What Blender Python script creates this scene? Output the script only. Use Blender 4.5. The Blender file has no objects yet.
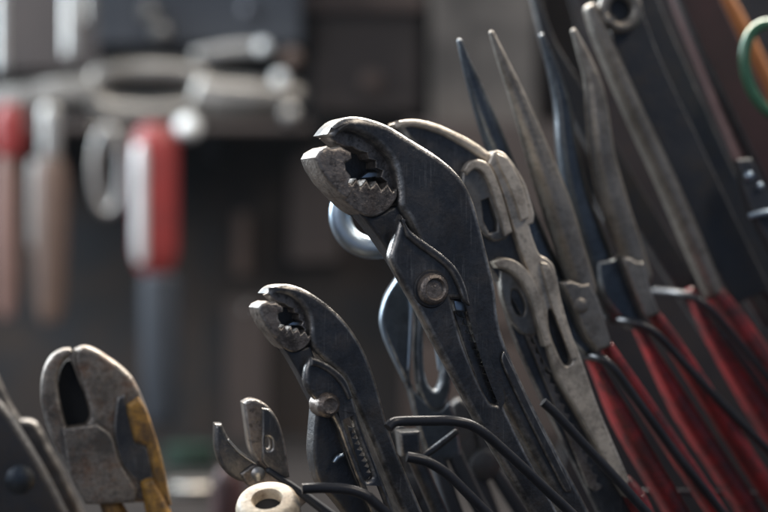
import bpy, bmesh, math, random
from mathutils import Vector, Matrix
from mathutils.geometry import tessellate_polygon
random.seed(7)
R = math.radians
sc = bpy.context.scene
col = sc.collection

# ------------------------------------------------------------------ camera
LENS = 80.0
FOCUS = 0.505
cam_data = bpy.data.cameras.new('camera')
cam = bpy.data.objects.new('camera', cam_data); col.objects.link(cam)
cam.location = (0, 0, 0); cam.rotation_euler = (R(90), 0, 0)
cam_data.lens = LENS; cam_data.sensor_width = 36; cam_data.sensor_fit = 'HORIZONTAL'
cam_data.clip_start = 0.01; cam_data.clip_end = 50
cam_data.dof.use_dof = True; cam_data.dof.focus_distance = FOCUS
cam_data.dof.aperture_fstop = 6.6; cam_data.dof.aperture_blades = 0
sc.camera = cam

# ------------------------------------------------------------------ world and lamps (indoor: dim room, one window side)
w = bpy.data.worlds.new('World'); sc.world = w; w.use_nodes = True
bg = w.node_tree.nodes['Background']
bg.inputs[0].default_value = (0.50, 0.67, 1.0, 1); bg.inputs[1].default_value = 0.24

def area(name, loc, target, sx, sy, power, color):
    d = bpy.data.lights.new(name, 'AREA'); d.shape = 'RECTANGLE'; d.size = sx; d.size_y = sy
    d.energy = power; d.color = color
    o = bpy.data.objects.new(name, d); col.objects.link(o); o.location = loc
    o.rotation_euler = (Vector(target) - Vector(loc)).to_track_quat('-Z', 'Y').to_euler()
    return o
area('window_light', (-0.80, 1.08, 0.50), (0.05, 0.58, 0.0), 0.40, 0.8, 32.0, (0.84, 0.93, 1.0))
area('strip_lamp', (0.10, 0.98, 0.50), (0.03, 0.52, 0.0), 0.8, 0.16, 24.0, (1.0, 0.92, 0.82))
area('fill_light', (-0.60, -0.10, 0.42), (0.0, 0.52, 0), 0.6, 0.6, 2.6, (0.96, 0.96, 1.0))  # added soft fill from the front left, not a lamp of the room
area('warm_lamp', (0.55, 0.22, 0.72), (0.10, 0.56, 0.02), 0.22, 0.22, 3.3, (1.0, 0.88, 0.73))

sc.view_settings.view_transform = 'Standard'; sc.view_settings.look = 'None'
sc.view_settings.exposure = -0.15; sc.view_settings.gamma = 1.0
sc.view_settings.use_curve_mapping = False

# ------------------------------------------------------------------ pixel -> direction helpers (768 x 512 photograph)
S = 36.0 / LENS / 768.0
BENCH = -0.151
BACK = 1.38
def ray(px, py): return Vector(((px - 384) * S, 1.0, (256 - py) * S))
def P(px, py, d): return ray(px, py) * d

class Plane:
    def __init__(s, cx, cy, d, yaw=0, pitch=0):
        s.o = P(cx, cy, d); y, p = R(yaw), R(pitch)
        s.n = Vector((math.sin(y) * math.cos(p), -math.cos(y) * math.cos(p), math.sin(p)))
        s.u = Vector((math.cos(y), math.sin(y), 0)); s.v = s.n.cross(s.u)
    def at(s, px, py, off=0.0):
        r = ray(px, py); o = s.o + s.n * off
        return r * (o.dot(s.n) / r.dot(s.n))
    def uv(s, p): q = p - s.o; return (q.dot(s.u), q.dot(s.v))
    def w(s, uv, off): return s.o + s.u * uv[0] + s.v * uv[1] + s.n * off
    def ext(s, a, b, off=0.0, z=BENCH + 0.001):
        "carry the line a-b on until it meets the bench"
        lo, hi = 0.0, 30.0
        for _ in range(40):
            m = (lo + hi) / 2
            q = s.at(b[0] + (b[0] - a[0]) * m, b[1] + (b[1] - a[1]) * m, off)
            if q.z > z: lo = m
            else: hi = m
        return (b[0] + (b[0] - a[0]) * lo, b[1] + (b[1] - a[1]) * lo)

# ------------------------------------------------------------------ materials
MATS = {}
def nodes_of(name):
    m = bpy.data.materials.new(name); m.use_nodes = True
    nt = m.node_tree; b = nt.nodes['Principled BSDF']; MATS[name] = m
    return m, nt, b
def N(nt, t, **kw):
    n = nt.nodes.new(t)
    for k, v in kw.items(): setattr(n, k, v)
    return n
def noise(nt, scale, detail=5, rough=0.6, src=None):
    n = N(nt, 'ShaderNodeTexNoise'); n.inputs['Scale'].default_value = scale
    n.inputs['Detail'].default_value = detail; n.inputs['Roughness'].default_value = rough
    nt.links.new(src, n.inputs['Vector']); return n.outputs['Fac']
def ramp(nt, fac, p0, p1, c0=(0,0,0,1), c1=(1,1,1,1)):
    r = N(nt, 'ShaderNodeValToRGB'); e = r.color_ramp.elements
    e[0].position = p0; e[1].position = p1; e[0].color = c0; e[1].color = c1
    nt.links.new(fac, r.inputs[0]); return r.outputs[0]
def mix(nt, fac, a, b, blend='MIX'):
    n = N(nt, 'ShaderNodeMix', data_type='RGBA', blend_type=blend)
    for idx, v in ((0, fac), (6, a), (7, b)):
        if hasattr(v, 'links'): nt.links.new(v, n.inputs[idx])
        else: n.inputs[idx].default_value = v if idx == 0 else (*v[:3], 1)
    return n.outputs[2]
def mth(nt, op, a, b=None):
    n = N(nt, 'ShaderNodeMath', operation=op)
    for i, v in enumerate((a, b)):
        if v is None: continue
        if hasattr(v, 'links'): nt.links.new(v, n.inputs[i])
        else: n.inputs[i].default_value = v
    return n.outputs[0]

def worn(name, base, base2, metallic=0.7, rough=0.42, wear=(0.42, 0.40, 0.37), wear_amt=0.8, stain=None, stain_amt=0.5,
         bump=0.25, scale=140.0, coat=0.0, wear_metal=1.0, scratches=True, grime=0.0, spec=0.5):
    m, nt, b = nodes_of(name)
    tc = N(nt, 'ShaderNodeTexCoord').outputs['Object']
    big = noise(nt, scale * 0.45, 6, 0.65, tc); fine = noise(nt, scale * 6, 4, 0.6, tc); med = noise(nt, scale * 2, 5, 0.7, tc)
    c = mix(nt, ramp(nt, big, 0.35, 0.68), base, base2)
    if stain:
        sp = ramp(nt, noise(nt, scale * 0.9, 8, 0.75, tc), 0.48, 0.64)
        c = mix(nt, mth(nt, 'MULTIPLY', sp, stain_amt), c, stain)
    # rubbed edges: the rounded rims carry an 'edge' value; the rubbing is broken up by two noises
    at = N(nt, 'ShaderNodeAttribute', attribute_name='edge'); e = at.outputs['Fac']
    brk = mth(nt, 'MULTIPLY', ramp(nt, med, 0.28, 0.62), ramp(nt, noise(nt, scale * 0.7, 4, 0.6, tc), 0.30, 0.62))
    wm = mth(nt, 'MULTIPLY', e, brk)
    if scratches:
        sc_ = None
        for rot, st in (((0.2, 0.55, 0.3), 0.06), ((0.1, -0.35, 0.8), 0.05)):
            mp = N(nt, 'ShaderNodeMapping'); mp.inputs['Scale'].default_value = (1, 1, st); mp.inputs['Rotation'].default_value = rot
            nt.links.new(tc, mp.inputs['Vector'])
            v = ramp(nt, noise(nt, scale * 9, 2, 0.5, mp.outputs[0]), 0.60, 0.74)
            sc_ = v if sc_ is None else mth(nt, 'MAXIMUM', sc_, v)
        sc_ = mth(nt, 'MULTIPLY', sc_, ramp(nt, noise(nt, scale * 0.6, 3, 0.6, tc), 0.42, 0.66))
        wm = mth(nt, 'MAXIMUM', wm, mth(nt, 'MULTIPLY', sc_, 0.18))
    wm = mth(nt, 'MULTIPLY', wm, wear_amt)
    c = mix(nt, wm, c, wear)
    if grime:
        g = ramp(nt, noise(nt, scale * 0.55, 9, 0.78, tc), 0.46, 0.60)
        g2 = ramp(nt, noise(nt, scale * 3.5, 3, 0.6, tc), 0.56, 0.66)
        g = mth(nt, 'MULTIPLY', mth(nt, 'MAXIMUM', g, mth(nt, 'MULTIPLY', g2, 0.8)), grime)
        c = mix(nt, g, c, (0.022, 0.020, 0.020))
        wm = mth(nt, 'MULTIPLY', wm, mth(nt, 'SUBTRACT', 1.0, g))
    nt.links.new(c, b.inputs['Base Color'])
    mm = mth(nt, 'ADD', metallic, mth(nt, 'MULTIPLY', wm, wear_metal - metallic)); nt.links.new(mm, b.inputs['Metallic'])
    rr = mth(nt, 'ADD', rough - 0.16, mth(nt, 'ADD', mth(nt, 'MULTIPLY', med, 0.18), mth(nt, 'MULTIPLY', big, 0.16))); nt.links.new(rr, b.inputs['Roughness'])
    bp = N(nt, 'ShaderNodeBump'); bp.inputs['Strength'].default_value = bump; bp.inputs['Distance'].default_value = 0.0005
    h = mth(nt, 'ADD', mth(nt, 'MULTIPLY', fine, 0.5), mth(nt, 'ADD', med, mth(nt, 'MULTIPLY', big, 1.5))); nt.links.new(h, bp.inputs['Height'])
    nt.links.new(bp.outputs[0], b.inputs['Normal'])
    b.inputs['Specular IOR Level'].default_value = spec
    b.inputs['Coat Weight'].default_value = coat; b.inputs['Coat Roughness'].default_value = 0.2
    return m
M_BLACK = worn('black_steel', (0.046, 0.049, 0.056), (0.100, 0.098, 0.098), 0.65, 0.33, (0.72, 0.68, 0.62), 1.0, (0.105, 0.088, 0.078), 0.55, bump=0.5, grime=0.5, coat=0.25)
M_DARKSTEEL = worn('dark_steel', (0.030, 0.033, 0.040), (0.048, 0.049, 0.054), 0.3, 0.42, (0.3, 0.29, 0.27), 0.5, (0.05, 0.04, 0.03), 0.5, bump=0.5)  # darker and less metallic than the black steel
M_JAW = worn('pale_jaw_steel', (0.20, 0.172, 0.152), (0.33, 0.285, 0.25), 0.6, 0.36, (0.66, 0.62, 0.57), 0.9, (0.12, 0.085, 0.065), 0.7, bump=0.9, grime=0.75)
M_TAN = worn('tan_steel', (0.60, 0.52, 0.42), (0.74, 0.66, 0.55), 0.3, 0.36, (0.85, 0.79, 0.70), 0.9, (0.20, 0.15, 0.11), 0.6, bump=0.5, grime=0.5)
M_GREY = worn('grey_steel', (0.24, 0.22, 0.195), (0.36, 0.33, 0.29), 0.7, 0.38, (0.60, 0.58, 0.55), 0.7, (0.10, 0.08, 0.06), 0.6, bump=0.45, grime=0.4)
M_BLUE = worn('blued_steel', (0.085, 0.098, 0.112), (0.13, 0.145, 0.16), 0.9, 0.30, (0.70, 0.74, 0.76), 0.9, None, 0, bump=0.25, grime=0.35)
M_CHROME = worn('chrome', (0.36, 0.45, 0.54), (0.48, 0.57, 0.66), 1.0, 0.40, (0.8, 0.8, 0.8), 0.3, (0.25, 0.26, 0.27), 0.25, bump=0.10)
M_STEEL = worn('old_steel', (0.34, 0.345, 0.34), (0.45, 0.44, 0.42), 0.85, 0.36, (0.7, 0.69, 0.66), 0.5, (0.20, 0.15, 0.11), 0.5)
M_RUST = worn('rusty_steel', (0.17, 0.152, 0.135), (0.30, 0.26, 0.22), 0.5, 0.45, (0.66, 0.62, 0.56), 0.8, (0.16, 0.065, 0.025), 0.75, bump=0.9, grime=0.6)
M_RED = worn('red_dip', (0.34, 0.028, 0.030), (0.20, 0.018, 0.020), 0.0, 0.40, (0.45, 0.14, 0.12), 0.4, (0.07, 0.014, 0.014), 0.7, bump=0.35, coat=0.2, wear_metal=0.0, scratches=False, grime=0.75)
M_SCARLET = worn('scarlet_plastic', (0.22, 0.024, 0.022), (0.16, 0.018, 0.017), 0.0, 0.38, (0.45, 0.14, 0.12), 0.4, (0.12, 0.02, 0.02), 0.4, bump=0.1, wear_metal=0.0, scratches=False)
M_YEL = worn('yellow_dip', (0.52, 0.28, 0.045), (0.38, 0.19, 0.035), 0.0, 0.5, (0.30, 0.20, 0.10), 0.7, (0.09, 0.05, 0.025), 0.85, bump=0.6, wear_metal=0.0, grime=0.6)
M_WIRE = worn('black_wire', (0.022, 0.023, 0.027), (0.04, 0.04, 0.045), 0.3, 0.33, (0.35, 0.35, 0.36), 0.3, None, 0, bump=0.12)
M_CREAM = worn('cream_wood', (0.72, 0.62, 0.47), (0.62, 0.50, 0.35), 0.0, 0.5, (0.35, 0.22, 0.12), 0.35, (0.30, 0.20, 0.13), 0.7, bump=0.35, wear_metal=0.0, scratches=False, grime=0.45)
M_ORANGE = worn('orange_wood', (0.50, 0.20, 0.06), (0.36, 0.13, 0.04), 0.0, 0.5, (0.2, 0.1, 0.05), 0.3, None, 0, wear_metal=0.0)
M_MAROON = worn('maroon_wood', (0.055, 0.022, 0.022), (0.035, 0.016, 0.016), 0.0, 0.5, (0.25, 0.14, 0.12), 0.4, None, 0, wear_metal=0.0)
M_GREEN = worn('green_enamel', (0.04, 0.13, 0.07), (0.06, 0.17, 0.09), 0.2, 0.22, (0.7, 0.75, 0.7), 0.4, None, 0, bump=0.05, coat=0.6)
M_WOOD = worn('handle_wood', (0.105, 0.068, 0.052), (0.075, 0.048, 0.038), 0.0, 0.45, (0.15, 0.09, 0.06), 0.3, None, 0, wear_metal=0.0)
M_PINK = worn('pale_wood', (0.17, 0.098, 0.082), (0.125, 0.072, 0.06), 0.0, 0.45, (0.15, 0.09, 0.06), 0.3, None, 0, wear_metal=0.0)
M_SHEATH = worn('dark_plastic', (0.012, 0.016, 0.024), (0.016, 0.020, 0.028), 0.0, 0.62, (0.1, 0.1, 0.1), 0.3, None, 0, wear_metal=0.0)
M_RECESS = worn('recess_shade', (0.010, 0.010, 0.011), (0.016, 0.015, 0.015), 0.0, 0.8, (0.02, 0.02, 0.02), 0.1, None, 0, wear_metal=0.0, scratches=False)  # flat dark that puts the shade of hollows into colour
M_CARD = worn('pale_tin', (0.34, 0.325, 0.30), (0.15, 0.145, 0.14), 0.75, 0.32, (0.6, 0.58, 0.55), 0.4, (0.2, 0.17, 0.13), 0.5, scale=40)
M_BOX = worn('grey_paint', (0.13, 0.13, 0.145), (0.085, 0.085, 0.10), 0.1, 0.4, (0.4, 0.4, 0.4), 0.4, None, 0, scale=40, wear_metal=0.5)
M_DARKBOX = worn('dark_paint', (0.026, 0.029, 0.037), (0.036, 0.039, 0.046), 0.1, 0.45, (0.2, 0.2, 0.2), 0.4, None, 0, scale=40, wear_metal=0.5)
M_BROWN = worn('brown_board', (0.052, 0.036, 0.030), (0.034, 0.025, 0.023), 0.0, 0.55, (0.12, 0.08, 0.06), 0.4, None, 0, scale=25, wear_metal=0.0)
M_WALL = worn('wall_paint', (0.038, 0.028, 0.023), (0.018, 0.018, 0.019), 0.0, 0.85, (0.1, 0.1, 0.1), 0.0, (0.020, 0.022, 0.026), 0.7, scale=26, wear_metal=0.0, scratches=False, spec=0.2)
M_POST = worn('plaster', (0.19, 0.162, 0.140), (0.11, 0.096, 0.086), 0.0, 0.85, (0.2, 0.2, 0.2), 0.0, (0.055, 0.047, 0.042), 0.7, scale=22, wear_metal=0.0, scratches=False, spec=0.2)
M_BENCH = worn('bench_wood', (0.024, 0.021, 0.020), (0.014, 0.013, 0.013), 0.0, 0.95, (0.1, 0.08, 0.06), 0.0, (0.008, 0.008, 0.008), 0.6, scale=30, wear_metal=0.0, spec=0.05)
M_HIGHLIGHT = worn('highlight_silver', (0.72, 0.74, 0.75), (0.62, 0.64, 0.65), 0.5, 0.32, (0.8, 0.8, 0.8), 0.3, (0.3, 0.3, 0.3), 0.3, scale=40, bump=0.1)  # bright silver for the painted highlight on the knife handle
M_GLINT = worn('glint_white', (0.78, 0.80, 0.80), (0.68, 0.70, 0.70), 0.0, 0.25, (0.5, 0.5, 0.5), 0.2, None, 0, scale=40, wear_metal=0.0, bump=0.05)  # white that puts bright glints into the colour
M_GREENTIN = worn('green_tin', (0.013, 0.028, 0.019), (0.010, 0.022, 0.016), 0.0, 0.4, (0.2, 0.2, 0.2), 0.3, None, 0, scale=40, wear_metal=0.0)

# ------------------------------------------------------------------ object helpers
def thing(name, label, cat, base, group=None):
    o = bpy.data.objects.new(name, None); col.objects.link(o); o.location = base
    o.empty_display_size = 0.01
    o['label'] = label; o['category'] = cat
    if group: o['group'] = group
    return o
def origin_of(parent):
    p = Vector((0, 0, 0))
    while parent is not None: p += parent.location; parent = parent.parent
    return p
def build(name, verts, faces, mat, parent, sharp=38, weighted=True, edge=None):
    o0 = origin_of(parent)
    me = bpy.data.meshes.new(name)
    me.from_pydata([tuple(Vector(v) - o0) for v in verts], [], faces); me.update()
    bm = bmesh.new(); bm.from_mesh(me); bmesh.ops.recalc_face_normals(bm, faces=bm.faces); bm.to_mesh(me); bm.free()
    for p in me.polygons: p.use_smooth = True
    if edge:
        at = me.attributes.new('edge', 'FLOAT', 'POINT'); at.data.foreach_set('value', edge)
    me.set_sharp_from_angle(angle=R(sharp))
    me.materials.append(mat)
    o = bpy.data.objects.new(name, me); col.objects.link(o); o.parent = parent
    if weighted:
        m = o.modifiers.new('weighted', 'WEIGHTED_NORMAL'); m.keep_sharp = True; m.weight = 80
    return o
def tag(o, label, cat, group=None):
    o['label'] = label; o['category'] = cat
    if group: o['group'] = group
    return o

def smooth(pts, seg=5, closed=True):
    "Catmull-Rom through points; a point with a third item is a corner"
    n = len(pts); out = []
    rng = range(n) if closed else range(n - 1)
    for i in rng:
        p1, p2 = pts[i], pts[(i + 1) % n]
        p0 = pts[(i - 1) % n] if (closed or i > 0) else p1
        p3 = pts[(i + 2) % n] if (closed or i + 2 < n) else p2
        c1, c2 = len(p1) > 2, len(p2) > 2
        if c1 and c2: out.append((p1[0], p1[1])); continue
        a = [Vector(q[:2]) for q in (p0, p1, p2, p3)]
        d = (a[2] - a[1]).length + 1e-9
        def tang(x, y, z):
            t = (z - x) * 0.5
            L = t.length
            return t if L < d else t * (d / L)
        t1 = (a[2] - a[1]) if c1 else tang(a[0], a[1], a[2])
        t2 = (a[2] - a[1]) if c2 else tang(a[1], a[2], a[3])
        for k in range(seg):
            t = k / seg; t2_, t3 = t * t, t * t * t
            q = a[1] * (2*t3 - 3*t2_ + 1) + t1 * (t3 - 2*t2_ + t) + a[2] * (-2*t3 + 3*t2_) + t2 * (t3 - t2_)
            out.append((q.x, q.y))
    if not closed: out.append(tuple(pts[-1][:2]))
    return out

def area2(l): return sum(l[i][0]*l[(i+1)%len(l)][1] - l[(i+1)%len(l)][0]*l[i][1] for i in range(len(l)))
def inset(loop, b):
    n = len(loop); out = []
    for i in range(n):
        a, p, c = Vector(loop[i-1]), Vector(loop[i]), Vector(loop[(i+1) % n])
        e1, e2 = (p - a), (c - p)
        if e1.length < 1e-9: e1 = e2
        if e2.length < 1e-9: e2 = e1
        e1.normalize(); e2.normalize()
        n1, n2 = Vector((-e1.y, e1.x)), Vector((-e2.y, e2.x))
        m = n1 + n2
        if m.length < 1e-6: m = n1
        m.normalize(); k = 1.0 / max(0.55, m.dot(n1))
        out.append(tuple(p + m * b * k))
    return out

def prism_uv(name, plane, outer, holes, o0, o1, mat, parent, bevel=0.0008, bevel_back=None, steps=3, wear=1.0):
    bb = bevel if bevel_back is None else bevel_back
    loops = []
    for i, l in enumerate([outer] + list(holes)):
        l = [l[k] for k in range(len(l)) if (Vector(l[k]) - Vector(l[k-1])).length > 1e-6]
        ccw = area2(l) > 0
        if ccw != (i == 0): l = l[::-1]
        loops.append(l)
    prof = []
    for k in range(steps + 1):
        a = math.pi / 2 * k / steps
        prof.append((bevel * (1 - math.sin(a)), o1 - bevel * (1 - math.cos(a))))
    for k in range(steps, -1, -1):
        a = math.pi / 2 * k / steps
        prof.append((bb * (1 - math.sin(a)), o0 + bb * (1 - math.cos(a))))
    V, F, E = [], [], []
    rings = []
    ev = [0.0] + [wear]*(steps-1) + [0.45*wear] + [0.45*wear] + [wear]*(steps-1) + [0.0]
    for l in loops:
        r = []
        for lv, (ins, off) in enumerate(prof):
            ll = inset(l, ins) if ins > 0 else l
            E += [ev[lv]] * len(ll)
            r.append(list(range(len(V), len(V) + len(ll)))); V += [plane.w(q, off) for q in ll]
        rings.append(r)
        for a, b_ in zip(r[:-1], r[1:]):
            m = len(a)
            for i in range(m): F.append((a[i], b_[i], b_[(i+1) % m], a[(i+1) % m]))
    for lev, flip in ((0, False), (-1, True)):
        polys = [[Vector((*plane.uv(V[i]), 0)) for i in r[lev]] for r in rings]
        flat = [i for r in rings for i in r[lev]]
        for t in tessellate_polygon(polys):
            f = tuple(flat[i] for i in t); F.append(f[::-1] if flip else f)
    return build(name, V, F, mat, parent, edge=E)
def prism(name, plane, outline, o0, o1, mat, parent, bevel=0.0008, holes=(), seg=5, **kw):
    def loop(pts): return [plane.uv(plane.at(x, y, o1)) for x, y in smooth(pts, seg)]
    return prism_uv(name, plane, loop(outline), [loop(h) for h in holes], o0, o1, mat, parent, bevel, **kw)

def loft(name, plane, pts, mat, parent, exp=2.6, nseg=18, seg=6, cap=0.6):
    "pts: (px, py, offset m, half width px, half thickness m) swept with a rounded section"
    path = []
    n = len(pts)
    for i in range(n - 1):
        p0, p1, p2, p3 = pts[max(i-1,0)], pts[i], pts[i+1], pts[min(i+2,n-1)]
        for k in range(seg):
            t = k / seg
            path.append([0.5*((2*b)+(-a+c)*t+(2*a-5*b+4*c-d)*t*t+(-a+3*b-3*c+d)*t**3) for a,b,c,d in zip(p0,p1,p2,p3)])
    path.append(list(pts[-1]))
    W = [plane.at(q[0], q[1], q[2]) for q in path]
    V, F, rings = [], [], []
    m = len(W)
    def ring(c, side, hw, ht):
        r = []
        for j in range(nseg):
            a = 2*math.pi*j/nseg; ca, sa = math.cos(a), math.sin(a)
            x = math.copysign(abs(ca)**(2/exp), ca)*hw; y = math.copysign(abs(sa)**(2/exp), sa)*ht
            r.append(len(V)); V.append(c + side*x + plane.n*y)
        rings.append(r)
    for i in range(m):
        t = (W[min(i+1,m-1)] - W[max(i-1,0)]).normalized()
        side = plane.n.cross(t).normalized()
        hw = path[i][3] * S * W[i].y; ht = path[i][4]
        if i == 0:
            L = min(hw, ht) * cap
            for q in (0.95, 0.7, 0.35): ring(W[0] - t*L*q, side, hw*math.sqrt(1-q*q), ht*math.sqrt(1-q*q))
        ring(W[i], side, hw, ht)
        if i == m-1:
            L = min(hw, ht) * cap
            for q in (0.35, 0.7, 0.95): ring(W[i] + t*L*q, side, hw*math.sqrt(1-q*q), ht*math.sqrt(1-q*q))
    for a, b in zip(rings[:-1], rings[1:]):
        for j in range(nseg): F.append((a[j], b[j], b[(j+1)%nseg], a[(j+1)%nseg]))
    F.append(tuple(rings[0])); F.append(tuple(reversed(rings[-1])))
    return build(name, V, F, mat, parent, weighted=False)

def spline3(pts, seg=8):
    out = []; n = len(pts); pts = [Vector(p) for p in pts]
    for i in range(n-1):
        p0, p1, p2, p3 = pts[max(i-1,0)], pts[i], pts[i+1], pts[min(i+2,n-1)]
        for k in range(seg):
            t = k/seg
            out.append(0.5*((2*p1)+(p2-p0)*t+(2*p0-5*p1+4*p2-p3)*t*t+(-p0+3*p1-3*p2+p3)*t**3))
    out.append(pts[-1]); return out
def tube(name, pts, radius, mat, parent, nseg=10, seg=8, closed=False):
    C = spline3(list(pts) + ([pts[0]] if closed else []), seg)
    if closed: C = C[:-1]
    V, F, rings = [], [], []
    m = len(C); up = Vector((0.31, 0.2, 0.93))
    for i in range(m):
        a, b = (C[i-1], C[(i+1) % m]) if closed else (C[max(i-1,0)], C[min(i+1,m-1)])
        t = (b - a).normalized()
        up = (up - t*up.dot(t)).normalized(); s = t.cross(up)
        rr = radius(i/(m-1)) if callable(radius) else radius
        r = []
        for j in range(nseg):
            an = 2*math.pi*j/nseg; r.append(len(V)); V.append(C[i] + (up*math.cos(an) + s*math.sin(an))*rr)
        rings.append(r)
    if closed:
        a, b = rings[-1], rings[0]
        k = min(range(nseg), key=lambda k: (V[a[0]] - V[b[k]]).length)
        rings.append([b[(j+k) % nseg] for j in range(nseg)])
    for a, b in zip(rings[:-1], rings[1:]):
        for j in range(nseg): F.append((a[j], b[j], b[(j+1)%nseg], a[(j+1)%nseg]))
    if not closed: F.append(tuple(rings[0])); F.append(tuple(reversed(rings[-1])))
    return build(name, V, F, mat, parent, weighted=False, sharp=50)

def lathe(name, a, b, prof, mat, parent, nseg=28, squash=1.0, caps=True):
    "prof: (t along a-b, radius in m)"
    a, b = Vector(a), Vector(b); ax = (b - a).normalized()
    u = ax.cross(Vector((0, 1, 0)));
    if u.length < 1e-3: u = ax.cross(Vector((1, 0, 0)))
    u.normalize(); v = ax.cross(u)
    V, F, rings = [], [], []
    for t, r in prof:
        c = a + (b - a)*t; ring = []
        for j in range(nseg):
            an = 2*math.pi*j/nseg; ring.append(len(V)); V.append(c + u*math.cos(an)*r + v*math.sin(an)*r*squash)
        rings.append(ring)
    for p, q in zip(rings[:-1], rings[1:]):
        for j in range(nseg): F.append((p[j], q[j], q[(j+1)%nseg], p[(j+1)%nseg]))
    if caps: F.append(tuple(rings[0])); F.append(tuple(reversed(rings[-1])))
    return build(name, V, F, mat, parent, sharp=42)

def box(name, c, size, mat, parent, bevel=0.002):
    bm = bmesh.new(); bmesh.ops.create_cube(bm, size=1)
    for v in bm.verts: v.co = Vector((v.co.x*size[0], v.co.y*size[1], v.co.z*size[2]))
    bmesh.ops.bevel(bm, geom=list(bm.edges), offset=bevel, segments=2, profile=0.6, affect='EDGES')
    V = [v.co + Vector(c) for v in bm.verts]; bm.verts.index_update()
    F = [tuple(v.index for v in f.verts) for f in bm.faces]; bm.free()
    return build(name, V, F, mat, parent)
def pxbox(name, x0, y0, x1, y1, d, thick, mat, parent, bevel=0.002):
    "box whose front face spans these pixels at depth d, going thick metres back"
    a, b = P(x0, y0, d), P(x1, y1, d)
    return box(name, ((a.x+b.x)/2, d + thick/2, (a.z+b.z)/2), (abs(b.x-a.x), thick, abs(a.z-b.z)), mat, parent, bevel)

def structure(o): o['kind'] = 'structure'; return o

# ------------------------------------------------------------------ the setting: workbench top and wall behind it
ben = structure(box('workbench_top', (0.1, 0.80, BENCH - 0.02), (2.2, 1.3, 0.04), M_BENCH, None, 0.003))
wal = structure(box('wall', (0.1, BACK + 0.09, 0.30), (2.6, 0.06, 1.6), M_WALL, None, 0.002))
post = structure(box('wall_pillar', (P(484, 0, BACK).x, BACK + 0.03, 0.30), (0.085, 0.07, 0.90), M_POST, None, 0.004))

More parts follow.
